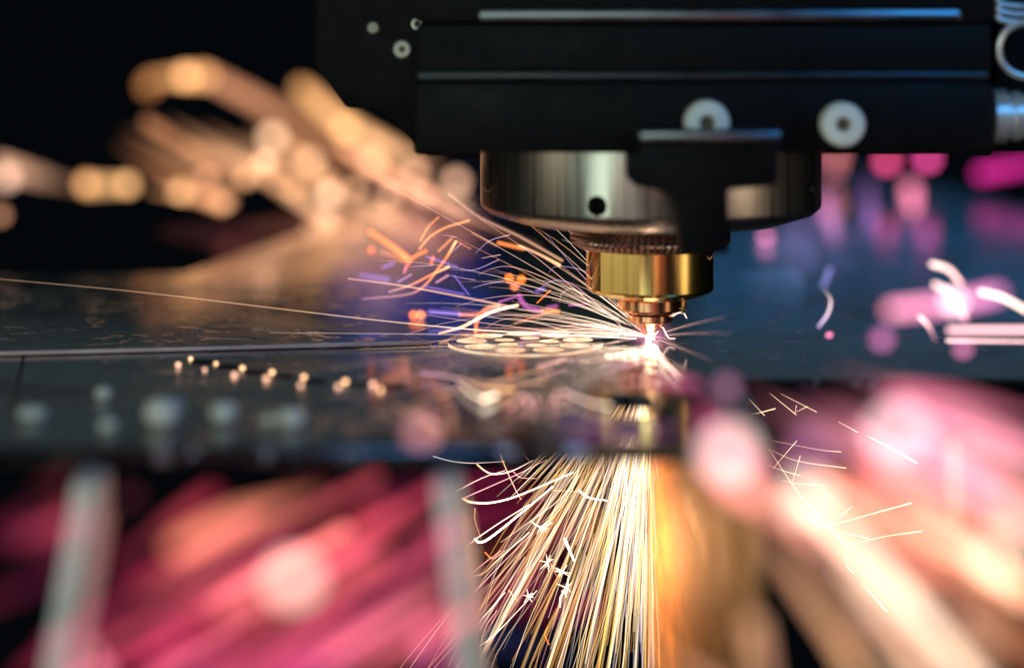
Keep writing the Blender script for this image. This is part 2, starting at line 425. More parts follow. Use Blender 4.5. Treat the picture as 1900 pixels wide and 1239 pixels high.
slat((822 - PX) / F * .366, .366, .376, -7, 'pale greenish pointed slat beside the spray of sparks', thick=.0048)
# scorched slat right of the jet, running towards the viewer, its bright U-shaped edge drawn as an emissive line
SA, SB = Vector((.0343, .503)), Vector((.0482, .400))
def on_slat(px, py):
    k = (px - PX) / F; dx, dy = SB.x - SA.x, SB.y - SA.y
    q = (k * SA.y - SA.x) / (dx - k * dy); y = SA.y + q * dy
    return (SA.x + q * dx, y, H - (py - PY) / F * y)
sl = empty('scorched_slat', (SA.x, SA.y, 0)); tag(sl, 'orange-lit scorched slat plate with a painted bright U-shaped edge line, right beside the spark jet', 'support slat')
rim_px = [(1232, 826), (1240, 880), (1244, 940), (1256, 990), (1272, 1022), (1288, 1036), (1304, 1030), (1318, 1008), (1330, 970), (1342, 920), (1356, 826)]
Lq = (SB - SA).length
def loc2(p): return ((Vector((p[0], p[1])) - SA).length, p[2])
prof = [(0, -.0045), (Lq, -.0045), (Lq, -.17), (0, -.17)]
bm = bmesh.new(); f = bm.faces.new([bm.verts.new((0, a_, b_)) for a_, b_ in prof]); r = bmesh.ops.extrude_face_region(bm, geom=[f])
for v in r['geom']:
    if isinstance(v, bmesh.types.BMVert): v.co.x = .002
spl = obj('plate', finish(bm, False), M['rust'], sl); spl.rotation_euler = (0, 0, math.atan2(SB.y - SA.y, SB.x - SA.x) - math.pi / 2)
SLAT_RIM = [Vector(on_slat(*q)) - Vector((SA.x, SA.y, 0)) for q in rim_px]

# ---------------------------------------------------------------- sparks
K = APERTURE * F                                     # blur in pixels = K * |1/FOCUS - 1/d|
def depth_for(blur, side):
    return 1 / (1 / FOCUS - blur / K) if side == 'far' else 1 / (1 / FOCUS + blur / K)
def trail_mesh(name, paths, mkey):
    """paths: list of (points, radii, colours) -> one mesh with a heat colour per vertex"""
    V, Fc, Cc = [], [], []
    for pts, rad, cols, sides in paths:
        v, f, ts, s = tube_data(pts, rad, sides); off = len(V)
        V += v; Fc += [tuple(i + off for i in q) for q in f]
        nc = len(cols) - 1
        for t in ts:
            if nc == 0: c = cols[0]
            else:
                u = min(t * nc, nc - 1e-6); i = int(u); k = u - i
                c = tuple(a * (1 - k) + b * k for a, b in zip(cols[i], cols[i + 1]))
            Cc += [c] * s
    me = bpy.data.meshes.new(name); me.from_pydata([tuple(v) for v in V], [], Fc)
    at = me.attributes.new('spark_tint', 'FLOAT_COLOR', 'POINT')
    at.data.foreach_set('color', [x for c in Cc for x in (c[0] * .5, c[1] * .5, c[2] * .5, 1)])
    me.materials.append(M[mkey]); return me
def mulc(c, k): return tuple(x * k for x in c)

rm = obj('bright_rim', trail_mesh('bright_rim', [(smooth_path(SLAT_RIM, 4), [.0009] * (4 * (len(SLAT_RIM) - 1) + 1), [(.7, .30, .06), (1.1, .55, .12), (1.2, .6, .14), (.6, .25, .05), (.1, .04, .01)], 6)], 'glow_fine'), None, sl)  # emissive line drawn on the plate for its bright edge

# --- soft out-of-focus sparks -------------------------------------------------
def cword(c):
    import colorsys
    h, l_, sat = colorsys.rgb_to_hls(*[v / 255 for v in c]); h *= 360
    if h > 345 or h < 8: n = 'pink' if l_ > .6 else ('crimson' if l_ > .32 else 'wine-red')
    elif h < 22: n = 'salmon' if l_ > .55 else ('rust-red' if l_ > .3 else 'brown')
    elif h < 50: n = 'cream' if l_ > .84 else ('peach' if l_ > .68 else ('tan' if l_ > .45 else 'brown'))
    elif h < 300: n = 'violet'
    elif h < 325: n = 'magenta'
    else: n = 'pink' if l_ > .6 else ('rose' if l_ > .35 else 'wine-red')
    return n
def soft(pts, blur, side, rgb, core=.42, gain=1.0, rgb2=None, label='', group='', under=False, fade=True):
    d0 = depth_for(blur, side); q = []; ds = []
    for x, y in pts:
        d = d0
        if side == 'far' and not under: d = min(d, .975 * H * F / max(1, (y - PY)))
        ds.append(d); q.append(P(x, y, d))
    bl = [K * abs(1 / FOCUS - 1 / d) for d in ds]; B = sum(bl) / len(bl)
    core = core if side == 'far' else (.36 if len(pts) > 1 else .5)
    if under: core = 1.1
    wpx = B * core; c1 = lin(rgb); c2 = lin(rgb2) if rgb2 else c1
    if len(pts) == 1:
        e = gain * (B / wpx) ** 2
        q = [q[0], q[0] + Vector((.0004, 0, .0001))]
        rad = [wpx / 2 * ds[0] / F] * 2; path = (q, rad, [mulc(c1, e)], 10)
    else:
        e = gain * 1.15 * B / wpx
        q = smooth_path(q, 5); rad = [wpx / 2 * p.y / F for p in q]
        n = len(rad); h = random.random() < .5               # a bright head, a tail that thins and fades
        if fade:
            prof_ = [(.0, .25), (.35, .7), (.8, 1), (1.1, 1), (.9, .9)] if h else [(.9, .9), (1.1, 1), (.8, 1), (.35, .7), (.0, .25)]
            cols = []
            for k, (pb, pr_) in enumerate(prof_):
                t = k / 4; cols.append(tuple((a * (1 - t) + b * t) * e * pb * 1.15 for a, b in zip(c1, c2)))
            rad = [r * (prof_[min(3, int(i / (n - 1) * 4))][1] * (1 - (i / (n - 1) * 4) % 1) + prof_[min(4, int(i / (n - 1) * 4) + 1)][1] * ((i / (n - 1) * 4) % 1)) for i, r in enumerate(rad)]
        else: cols = [mulc(c1, e), mulc(c2, e)]
        path = (q, rad, cols, 8)
    if len(pts) == 1: shape = 'round'
    else:
        ln = math.hypot(pts[-1][0] - pts[0][0], pts[-1][1] - pts[0][1]); shape = 'short' if ln < 130 else ('long' if ln < 300 else 'very long')
    label = f'{shape} {cword(rgb)} ' + label
    o = obj('blurred_spark', trail_mesh('blurred_spark', [path], 'glow'))
    return tag(o, label, 'spark', group)
OR, PE, GO, RD = (214, 150, 100), (250, 200, 160), (225, 160, 95), (120, 40, 40)
L1, G1 = 'blurred spark flying low over the sheet behind the black head', 'orange sparks behind the head'
for a in [([(275, 146), (380, 142)], 68, OR, GO), ([(385, 142), (470, 185), (560, 232), (690, 298)], 66, (150, 100, 72), (175, 120, 85)),
          ([(560, 165), (640, 232), (740, 285), (800, 305)], 66, (200, 140, 85), (235, 180, 130)),
          ([(470, 235), (560, 300), (620, 350)], 60, (200, 150, 100), (190, 130, 95)), ([(350, 275), (450, 312), (560, 365)], 52, (130, 90, 62), (170, 115, 80)),
          ([(0, 305), (60, 325), (140, 345)], 62, (190, 145, 115), (120, 85, 68)), ([(280, 352), (420, 372)], 55, (190, 135, 90), (170, 115, 85)),
          ([(640, 275), (760, 350), (860, 400)], 52, (170, 115, 85), (150, 95, 75)), ([(160, 345), (240, 342)], 62, (190, 135, 85), (230, 175, 120)),
          ([(700, 330), (850, 395), (1000, 460)], 24, (120, 80, 62), (150, 100, 80))]:
    soft(a[0], a[1], 'far', a[2], rgb2=a[3], label=L1, group=G1, gain=.85)
for p, c in [([(470, 420), (620, 425)], (105, 60, 48)), ([(560, 400), (740, 420)], (120, 72, 56)), ([(660, 430), (840, 440)], (110, 62, 52)), ([(420, 460), (600, 480)], (70, 34, 30)), ([(760, 400), (880, 430)], (130, 80, 66)), ([(300, 430), (450, 440)], (60, 28, 26))]:
    soft(p, 48, 'far', c, core=1.8, label='painted haze blur low behind the thick orange trails', group='brown blurs behind the orange trails', gain=1.0)  # brown haze put in as wide dim emission
for x, y, b_, c in [(505, 255, 66, PE), (610, 360, 58, PE), (10, 330, 64, (235, 185, 160)), (235, 343, 60, (215, 160, 105)), (335, 355, 58, (220, 165, 110)), (410, 378, 54, (190, 135, 95)),
                    (845, 338, 62, (235, 180, 145)), (720, 365, 55, (215, 155, 120)), (345, 142, 66, (235, 170, 115)), (545, 350, 56, (190, 135, 90)), (640, 240, 66, (220, 160, 100)), (490, 300, 50, (230, 175, 140)), (0, 400, 60, (170, 120, 90)), (275, 160, 66, (150, 95, 55)), (575, 300, 62, (220, 165, 125)), (690, 300, 62, (225, 165, 120)), (770, 320, 58, (220, 160, 125)), (455, 330, 54, (215, 155, 110)), (160, 340, 60, (185, 130, 85)), (380, 330, 54, (190, 130, 95)), (660, 350, 54, (215, 155, 115)), (790, 360, 52, (200, 140, 115))]:
    soft([(x, y)], b_, 'far', c, label='blur of a bright spark low over the sheet behind the black head', group='round orange sparks behind the head', gain=.55)
L2, G2 = 'blurred spark far behind the silver collar', 'pink sparks behind the collar'
for p, b_, c, c2, gn in [([(1822, 322), (1960, 298)], 60, (190, 40, 130), (150, 20, 100), .9), ([(1690, 350), (1695, 385)], 62, (240, 130, 150), (220, 110, 160), .9), ([(1645, 300)], 60, (210, 70, 120), None, .8),
                         ([(1720, 295)], 60, (215, 70, 140), None, .8), ([(1552, 285), (1545, 320)], 66, (240, 140, 125), (210, 110, 140), .6), ([(1530, 370), (1550, 430)], 60, (190, 110, 160), (150, 100, 160), .5), ([(1610, 330), (1615, 410)], 58, (150, 90, 150), (120, 80, 150), .55), ([(1420, 440)], 45, (200, 110, 150), None, .6)]:
    soft(p, b_, 'far', c, rgb2=c2, label=L2, group=G2, gain=gn)
for p, c in [([(1400, 450), (1480, 470)], (90, 90, 130)), ([(1480, 420), (1580, 450)], (110, 85, 135)), ([(1380, 510), (1470, 520)], (60, 80, 115)), ([(1600, 440), (1700, 450)], (60, 60, 110))]:
    soft(p, 42, 'far', c, core=2.0, label='painted mist blur low over the blue sheet, right of the nozzle', group='violet blurs right of the nozzle', gain=.8)  # violet mist imitated by wide dim emissive blurs
L3, G3 = 'glowing spark in the air right of the nozzle', 'pink sparks in the air right of the nozzle'
for p, b_, c, c2, gn in [([(1655, 575), (1770, 562), (1850, 545)], 62, (235, 140, 165), (200, 110, 170), .85), ([(1768, 560)], 58, (255, 220, 215), None, .8), ([(1730, 490), (1760, 500), (1782, 525)], 22, (255, 225, 210), (230, 150, 150), 1),
                         ([(1735, 528), (1765, 545), (1790, 590)], 24, (255, 215, 205), (215, 130, 150), .9), ([(1820, 542), (1860, 552), (1905, 576)], 22, (255, 232, 215), (245, 200, 180), 1.1), ([(1707, 588), (1722, 604), (1736, 632)], 16, (255, 210, 195), (190, 90, 130), .9),
                         ([(1762, 612), (1960, 612)], 24, (240, 175, 180), (250, 190, 190), .9), ([(1758, 632), (1960, 634)], 14, (250, 205, 200), (240, 170, 175), .9), ([(1528, 536), (1541, 556), (1536, 582), (1519, 606)], 12, (255, 220, 190), (110, 90, 150), .9),
                         ([(1537, 622)], 14, (215, 110, 150), None, .9), ([(1635, 630)], 50, (170, 90, 140), None, .7), ([(1785, 648)], 40, (200, 110, 150), None, .6), ([(1540, 500), (1528, 530)], 22, (110, 105, 160), (90, 90, 150), .6)]:
    soft(p, b_, 'near', c, rgb2=c2, label=L3, group=G3, gain=gn * 1.1, fade=(b_ < 20))
L4, G4 = 'large blurred spark floating before the blue sheet, right of the jet', 'large pink sparks right of the jet'
for p, b_, c, c2, gn in [([(1318, 770), (1345, 835), (1385, 900)], 118, (190, 90, 130), (205, 100, 120), 1.2), ([(1348, 842)], 124, (255, 218, 206), None, 1.25), ([(1480, 755), (1560, 785), (1700, 850), (1980, 990)], 100, (205, 115, 150), (235, 140, 145), .85),
                         ([(1665, 800)], 125, (255, 222, 222), None, 1.0), ([(1660, 735), (1780, 750), (1980, 800)], 85, (195, 90, 125), (225, 130, 150), .8), ([(1700, 800), (1980, 895)], 70, (235, 165, 175), (240, 165, 175), .6), ([(1800, 820), (1980, 870)], 60, (225, 120, 140), (240, 160, 165), .6), ([(1500, 835)], 100, (165, 100, 150), None, .6),
                         ([(1345, 718)], 62, (180, 110, 145), None, .5), ([(1600, 880), (1740, 950), (1980, 1080)], 90, (190, 80, 80), (225, 140, 120), .6), ([(1730, 770), (1980, 850)], 50, (205, 85, 125), (215, 110, 140), .5)]:
    soft(p, b_, 'near', c, rgb2=c2, label=L4, group=G4, gain=gn * .62)
L5, G5 = 'broad blurred spark below the sheet, right of the jet', 'peach sparks below the sheet'
for p, b_, c, c2, gn in [([(1440, 880), (1530, 960), (1640, 1070), (1810, 1270)], 95, (245, 228, 205), (240, 205, 175), .9), ([(1495, 925)], 120, (255, 244, 222), None, .8), ([(1640, 960), (1800, 1040), (1980, 1130)], 95, (228, 140, 100), (238, 165, 125), .8),
                         ([(1850, 1030)], 130, (255, 230, 200), None, .85), ([(1400, 950), (1450, 1030), (1560, 1190), (1600, 1280)], 90, (228, 155, 125), (175, 135, 90), .8), ([(1640, 1120)], 130, (250, 212, 180), None, .3), ([(1580, 1060), (1740, 1270)], 95, (228, 185, 150), (232, 175, 145), .7), ([(1560, 880), (1700, 980), (1900, 1090)], 80, (235, 180, 145), (225, 140, 100), .6),
                         ([(1768, 825), (1775, 980)], 45, (245, 180, 135), (235, 160, 130), .6), ([(1870, 880), (1885, 980)], 100, (228, 145, 105), (242, 175, 145), .75), ([(1400, 1160), (1420, 1270)], 95, (228, 165, 130), None, .55), ([(1700, 1210), (1850, 1270)], 110, (218, 155, 120), (190, 120, 80), .6), ([(1620, 1180), (1700, 1280)], 85, (235, 190, 155), None, .6), ([(1240, 1215), (1330, 1275)], 85, (230, 165, 130), None, .4), ([(1800, 1130), (1960, 1230)], 100, (225, 140, 100), (205, 125, 85), .7)]:
    soft(p, b_, 'near', c, rgb2=c2, label=L5, group=G5, gain=gn * .62)
LM, GM = 'painted glow blur low over the sheet just in front of the nozzle', 'magenta blurs near the cutting point'  # magenta haze drawn as dim emissive blurs
for p, b_, c, c2, gn in [([(1090, 712), (1200, 706), (1290, 712)], 46, (150, 45, 90), (150, 60, 100), .42), ([(1050, 795), (1180, 800), (1320, 795)], 60, (60, 35, 85), (110, 40, 90), .5), ([(1280, 740), (1330, 790)], 60, (170, 70, 110), None, .4), ([(1120, 680), (1190, 665)], 30, (180, 60, 130), (190, 90, 170), .4)]:
    soft(p, b_, 'near', c, rgb2=c2, label=LM, group=GM, gain=gn)
L6, G6 = 'broad blurred spark in the dark below the sheet, left of the jet', 'red sparks below the sheet'
for p, b_, c, c2, gn in [([(330, 1015), (450, 960), (590, 925)], 95, (225, 125, 95), (240, 150, 115), .85), ([(250, 1085), (400, 1000), (600, 890)], 70, (130, 30, 50), (150, 45, 55), .6), ([(541, 1075)], 125, (255, 225, 200), None, .95),
                         ([(330, 1150), (460, 1080), (640, 985)], 60, (225, 100, 100), (235, 130, 115), .8), ([(230, 1215), (450, 1095), (720, 950)], 85, (165, 45, 75), (190, 65, 75), .7), ([(430, 1180), (560, 1110), (700, 1030)], 90, (235, 110, 110), (220, 85, 95), .75), ([(420, 1280), (600, 1170), (860, 1000)], 95, (200, 65, 105), (230, 95, 120), .85),
                         ([(560, 1260), (700, 1165), (860, 1050)], 80, (190, 60, 115), (240, 120, 145), .8), ([(640, 1120), (740, 1055), (840, 980)], 70, (150, 40, 75), (205, 80, 110), .6), ([(30, 1000), (130, 960)], 95, (130, 45, 60), (150, 55, 65), .6), ([(70, 905), (120, 895)], 85, (105, 40, 42), None, .5), ([(150, 1200), (175, 1265)], 110, (245, 165, 170), (235, 120, 150), .95),
                         ([(290, 1270), (420, 1200)], 95, (205, 75, 125), (215, 90, 125), .7), ([(480, 1275), (560, 1235)], 80, (170, 50, 110), None, .6), ([(800, 1170), (815, 1265)], 105, (215, 90, 140), (205, 90, 150), .75), ([(10, 1110), (120, 1050)], 95, (85, 20, 50), None, .5), ([(215, 935), (245, 920)], 75, (100, 40, 55), None, .4), ([(700, 950), (780, 900)], 85, (95, 25, 55), (110, 30, 65), .6), ([(250, 1245), (330, 1180)], 90, (190, 60, 90), None, .6)]:
    soft(p, b_, 'near', c, rgb2=c2, label=L6, group=G6, gain=gn * .58)
soft([(780, 800)], 80, 'near', (200, 130, 140), label='pale blurred spark hanging over the front edge of the sheet', group=None, gain=.5)
def scatter(n, box, ang, length, blur, pal, label, group, gain, side='near', seed=1):
    rnd = random.Random(seed)
    for i in range(n):
        x = rnd.uniform(box[0], box[2]); y = rnd.uniform(box[1], box[3]); a = R(ang + rnd.gauss(0, 5)); L = rnd.uniform(*length) / 2
        c = rnd.choice(pal); c2 = rnd.choice(pal); bend = rnd.uniform(-.06, .06) * L
        p = [(x - L * math.cos(a), y - L * math.sin(a)), (x + bend * math.sin(a), y - bend * math.cos(a)), (x + L * math.cos(a), y + L * math.sin(a))]
        soft(p, rnd.uniform(*blur), side, c, rgb2=c2, label=label, group=group, gain=gain * rnd.uniform(.5, 1.2))
scatter(22, (180, 960, 800, 1230), -31, (160, 480), (45, 85), [(210, 85, 95), (160, 40, 75), (235, 130, 115), (190, 60, 100), (150, 35, 60)], L6, G6, .30, seed=3)
scatter(6, (0, 930, 220, 1200), -28, (120, 260), (60, 90), [(140, 40, 65), (110, 30, 60)], L6, G6, .30, seed=4)
scatter(14, (1440, 900, 1900, 1239), 40, (160, 420), (45, 90), [(240, 195, 160), (230, 150, 110), (250, 220, 190), (225, 115, 95), (235, 140, 120)], L5, G5, .17, seed=5)
scatter(9, (1500, 860, 1900, 1010), 34, (220, 460), (70, 100), [(220, 115, 95), (200, 85, 85), (235, 150, 125)], L5, G5, .55, seed=8)
scatter(12, (1480, 730, 1900, 900), 25, (160, 380), (50, 85), [(225, 120, 145), (200, 90, 125), (240, 165, 170)], L4, G4, .24, seed=6)
scatter(12, (260, 250, 860, 380), 28, (90, 240), (40, 60), [(215, 150, 105), (190, 125, 85), (235, 180, 135)], L1, G1, .40, 'far', seed=7)
LU, GU = 'painted background glow far behind the spray, under the sheet', 'wine-red blurs behind the spray'  # red-lit background tone filled in by added emissive blurs
for p, b_, c, c2, gn in [([(860, 900), (960, 880)], 55, (110, 18, 55), (120, 20, 60), .8), ([(890, 960), (1010, 930)], 55, (120, 22, 58), (110, 20, 50), .8), ([(900, 1030), (1050, 980)], 55, (125, 40, 50), (140, 60, 50), .8), ([(880, 1090), (1000, 1060)], 58, (130, 50, 60), (110, 30, 50), .7), ([(960, 1140), (1090, 1120)], 58, (110, 20, 60), (120, 25, 60), .8), ([(900, 1180), (1000, 1200)], 60, (30, 40, 75), (40, 20, 60), .8),
                         ([(1440, 860), (1560, 840)], 55, (90, 40, 70), (60, 40, 70), .8), ([(1480, 920), (1680, 900)], 55, (150, 50, 50), (120, 20, 40), .8), ([(1360, 1060), (1380, 1220)], 55, (140, 45, 50), (120, 40, 40), .8), ([(1700, 960), (1900, 960)], 55, (190, 90, 70), (200, 110, 80), .8), ([(1560, 1070), (1900, 1100)], 60, (170, 90, 65), (190, 105, 70), .7), ([(1560, 1190), (1900, 1200)], 60, (90, 60, 40), (120, 65, 40), .7)]:
    soft(p, b_, 'far', c, rgb2=c2, label=LU, group=GU, gain=gn * .8, under=True)

# --- sharp and half-sharp trails ----------------------------------------------
HOT = (3.2, 2.6, 1.9); WARM = (2.8, 1.35, .55); ORG = (1.6, .29, .02); REDO = (1.1, .16, .03); PNK = (2.2, 1.0, .95); VIO = (.28, .16, .60); MAG = (.55, .12, .42); PCH = (1.0, .52, .28); DIM = (.25, .10, .05); WHI = (5, 4.6, 4.2); FW = (1.35, 1.0, .70); FP = (1.2, .60, .50); FO = (1.2, .50, .20)
def trail(pts, wpx, d, cols, name, label, group, taper=(1, 1), above=True):
    q = []
    for i, (x, y) in enumerate(pts):
        dd = d + (i * .0007)
        if above: dd = min(dd, .985 * H * F / (y - PY))
        q.append(P(x, y, dd))
    q = smooth_path(q, 5); n = len(q)
    rad = [max(.3, wpx / 2) * p.y / F * (taper[0] * (1 - i / (n - 1)) + taper[1] * i / (n - 1)) for i, p in enumerate(q)]
    o = obj(name, trail_mesh(name, [(q, rad, cols, 6)], 'glow_fine'))
    return tag(o, label, 'spark', group)
def Z3(l): return [(600 + x / 3.442, 360 + y / 3.442) for x, y in l]
def Z6(l): return [(640 + x / 2.693, 560 + y / 2.693) for x, y in l]
L7, G7 = 'thick glowing orange spark trail in the air left of the brass nozzle', 'orange spark trails left of the nozzle'
WK = 1.25
for p, wz, d, c in [([(300, 240), (430, 330), (540, 410)], 26, .545, [REDO, ORG, (1.9, .62, .14)]), ([(370, 370), (450, 395), (520, 425)], 24, .55, [DIM, (.8, .22, .03)]), ([(515, 500), (545, 440), (590, 395), (655, 365)], 15, .53, [MAG, ORG, ORG]),
                    ([(690, 440), (700, 405)], 13, .53, [ORG]), ([(620, 300), (670, 210), (735, 150)], 11, .515, [(.9, .25, .05), (.7, .2, .05)]), ([(615, 350), (680, 275), (780, 215), (930, 170)], 12, .515, [(.9, .25, .05), (.9, .4, .15)]), ([(735, 365), (820, 285)], 12, .52, [(.8, .25, .05)]),
                    ([(845, 305), (790, 400), (730, 480), (650, 580), (540, 640), (250, 670)], 12, .515, [WARM, ORG, (1.2, .35, .08), (.5, .2, .12), (.15, .08, .2)]), ([(800, 465), (680, 520), (560, 580), (420, 625)], 12, .515, [WARM, ORG, (.7, .3, .15), (.3, .15, .12)]),
                    ([(160, 540), (500, 585), (800, 640), (1180, 715)], 8, .512, [(.35, .2, .14), PCH, PCH]), ([(970, 880), (985, 800), (1040, 735), (1120, 715)], 19, .525, [(.9, .25, .04), ORG, (1.2, .7, .4)]), ([(740, 890), (880, 850), (980, 800), (1080, 750), (1240, 710)], 13, .512, [(.4, .2, .06), WARM, HOT, WARM]),
                    ([(1400, 745), (1500, 750)], 22, .525, [(.9, .3, .08), (1.0, .35, .08)]), ([(1120, 312), (1280, 350)], 19, .525, [ORG, (.9, .35, .14)]), ([(1250, 330), (1380, 385), (1510, 455)], 12, .515, [PCH, PCH, WARM]), ([(800, 0), (1000, 150), (1250, 270), (1525, 425)], 11, .52, [(.35, .2, .14), (.5, .28, .2), PCH]),
                    ([(1220, 825), (1350, 785), (1480, 740)], 10, .515, [(.5, .15, .08), (.7, .22, .08)]), ([(1365, 695), (1450, 615)], 6, .505, [ORG]), ([(870, 770), (990, 770)], 18, .525, [(.5, .2, .2), ORG]), ([(950, 250), (1105, 330)], 10, .52, [DIM, (.6, .22, .08)]), ([(850, 300), (940, 350)], 7, .51, [(.6, .15, .05)])]:
    trail(Z3(p), wz * WK / 3.442, d, c, 'spark_trail', L7, G7)
L8, G8 = 'dim violet spark trail against the blue glow left of the nozzle', 'violet spark trails left of the nozzle'
for p, wz, d, c in [([(240, 520), (410, 545)], 24, .55, [(.1, .07, .2), VIO]), ([(680, 752), (870, 765)], 20, .53, [VIO]), ([(1250, 650), (1270, 690), (1310, 725), (1390, 745)], 24, .525, [MAG]), ([(720, 565), (795, 520)], 10, .52, [MAG, PCH]), ([(480, 560), (560, 515)], 10, .52, [VIO, (.6, .25, .3)]),
                    ([(660, 400), (855, 465)], 8, .52, [VIO]), ([(650, 590), (900, 640)], 7, .52, [VIO]), ([(835, 520), (930, 645)], 6, .515, [VIO]), ([(1120, 690), (1230, 655)], 10, .515, [MAG]), ([(1360, 620), (1410, 605)], 14, .53, [VIO]), ([(1430, 725), (1490, 715)], 14, .53, [MAG]), ([(1570, 712), (1690, 700)], 8, .51, [MAG]), ([(380, 470), (450, 440)], 12, .54, [VIO])]:
    trail(Z3(p), wz * 1.3 / 3.442, d, c, 'violet_spark_trail', L8, G8)
for x, y, wz, d, c in [(1185, 537, 58, .525, ORG), (1262, 545, 56, .528, ORG), (1220, 588, 56, .528, (1.3, .3, .10)), (575, 772, 60, .54, ORG), (620, 772, 60, .54, (1.5, .4, .12)), (305, 358, 50, .55, REDO)]:
    q = Z3([(x, y), (x + 4, y + 1)]); trail(q, wz / 3.442 * 1.05, d, [c], 'glowing_droplet', 'round glowing orange metal droplet in the air left of the nozzle', 'orange droplets left of the nozzle')
L9, G9 = 'hair-thin bright spark trail fanning out from the cutting point', 'fine spark trails at the cutting point'
fine = [([(1000, 160), (1300, 360), (1550, 560), (1700, 690)], 4), ([(970, 380), (1060, 300), (1190, 260)], 5), ([(990, 515), (1080, 475), (1200, 465), (1400, 530), (1700, 690), (1900, 820)], 4), ([(850, 715), (1050, 665), (1270, 645), (1500, 670), (1800, 760)], 4), ([(950, 600), (1040, 575), (1150, 555)], 5), ([(555, 465), (700, 455)], 4),
        ([(810, 480), (960, 485), (1120, 420)], 4), ([(800, 520), (970, 550)], 4), ([(1440, 500), (1480, 465), (1560, 465), (1680, 500), (1850, 620)], 4), ([(1370, 610), (1450, 560), (1530, 555), (1640, 610), (1900, 840)], 5), ([(1510, 690), (1520, 640), (1580, 605), (1660, 640)], 4), ([(1030, 860), (1120, 810), (1230, 795), (1400, 830), (1570, 880)], 4),
        ([(760, 262), (850, 275)], 4), ([(820, 375), (880, 315)], 4), ([(1010, 410), (1130, 388)], 4), ([(1150, 555), (1340, 625)], 4), ([(1420, 250), (1560, 420), (1690, 560)], 3), ([(640, 770), (1000, 820), (1500, 880), (1890, 915)], 5)]
for p, wz in fine:
    trail(Z3(p), wz / 3.442, .500, [mulc(FP, .3), FP, FW] if random.random() < .7 else [(.2, .12, .35), (.6, .4, .8), FP], 'fine_spark', L9, G9, taper=(.6, 1))
trail([(-20, 516), (250, 541), (520, 573), (700, 594), (900, 613), (1180, 628)], 2.2, .497, [(.12, .08, .06), (.4, .22, .14), (.9, .6, .35), HOT], 'fine_spark', 'one very long thin spark trail stretching from the nozzle far across the sheet', None)
trail([(500, 617), (800, 620), (1150, 624)], 1.5, .496, [(.05, .04, .03), (.5, .4, .3), FW], 'fine_spark', L9, G9)
cp = Vector((HX, .4985, .0010))
def ballistic(dirv, L, drop, n=6):
    dirv = dirv.normalized(); out = []; s0 = random.uniform(.0005, .012)
    for i in range(n + 1):
        t = i / n; p = cp + dirv * (L * t + s0) + Vector((0, 0, -drop * t * t)); p.z = max(p.z, .0004); out.append(p)
    return out
def fine_path(pts, wpx, cols, label=L9, group=G9):
    n = len(pts); rad = [wpx / 2 * FOCUS / F * (1 - .75 * i / (n - 1)) for i in range(n)]
    tag(obj('fine_spark', trail_mesh('fine_spark', [(pts, rad, cols, 5)], 'glow_fine')), label, 'spark', group)
for i in range(52):                                   # the fan to the left
    el = R(random.choice([random.uniform(2, 14), random.uniform(8, 42), random.uniform(20, 62)])); dy = random.gauss(0, .22)
    L = random.uniform(.010, .040) if random.random() < .8 else random.uniform(.04, .070)
    v = Vector((-math.cos(el), dy, math.sin(el)))
    fine_path(ballistic(v, L, random.uniform(0, .022) * (L / .05) ** 1.3), random.uniform(.8, 1.4), [FW, mulc(FW, .8), random.choice([FW, FP, FO]), mulc(FO, .15)])
for i in range(16):                                   # upwards and to the right
    a = R(random.uniform(-35, 40)); v = Vector((math.sin(a), random.uniform(-.4, .1), math.cos(a)))
    fine_path(ballistic(v, random.uniform(.006, .022), .0015), random.uniform(1.0, 1.6), [HOT, FO], 'hair-thin spark trail rising in front of the copper nozzle', 'fine sparks rising in front of the nozzle')
for i in range(30):                                   # skimming over the sheet towards the viewer
    a = R(random.uniform(185, 292)); v = Vector((math.cos(a), math.sin(a) * 1.0, random.uniform(.03, .30)))
    fine_path(ballistic(v, random.uniform(.012, .045), random.uniform(0, .004)), random.uniform(.9, 1.5), [FW, FP, (.3, .13, .12)], 'hair-thin pinkish spark skimming over the sheet away from the molten spot', 'fine sparks skimming over the sheet')
for p in [[(1212, 625), (1235, 598), (1255, 582), (1268, 581), (1274, 590)], [(1215, 600), (1228, 605), (1240, 626), (1252, 628)], [(1232, 584), (1240, 574), (1243, 580)], [(1213, 643), (1228, 668), (1250, 690), (1262, 702)], [(1216, 640), (1236, 672), (1256, 695)], [(1222, 662), (1238, 685)]]:
    trail(p, 2.2, .498, [HOT, PNK], 'fine_spark', L9, G9)
L10, G10 = 'short pale spark trail skimming over the sheet in front of the perforated disc', 'spark trails over the near sheet'
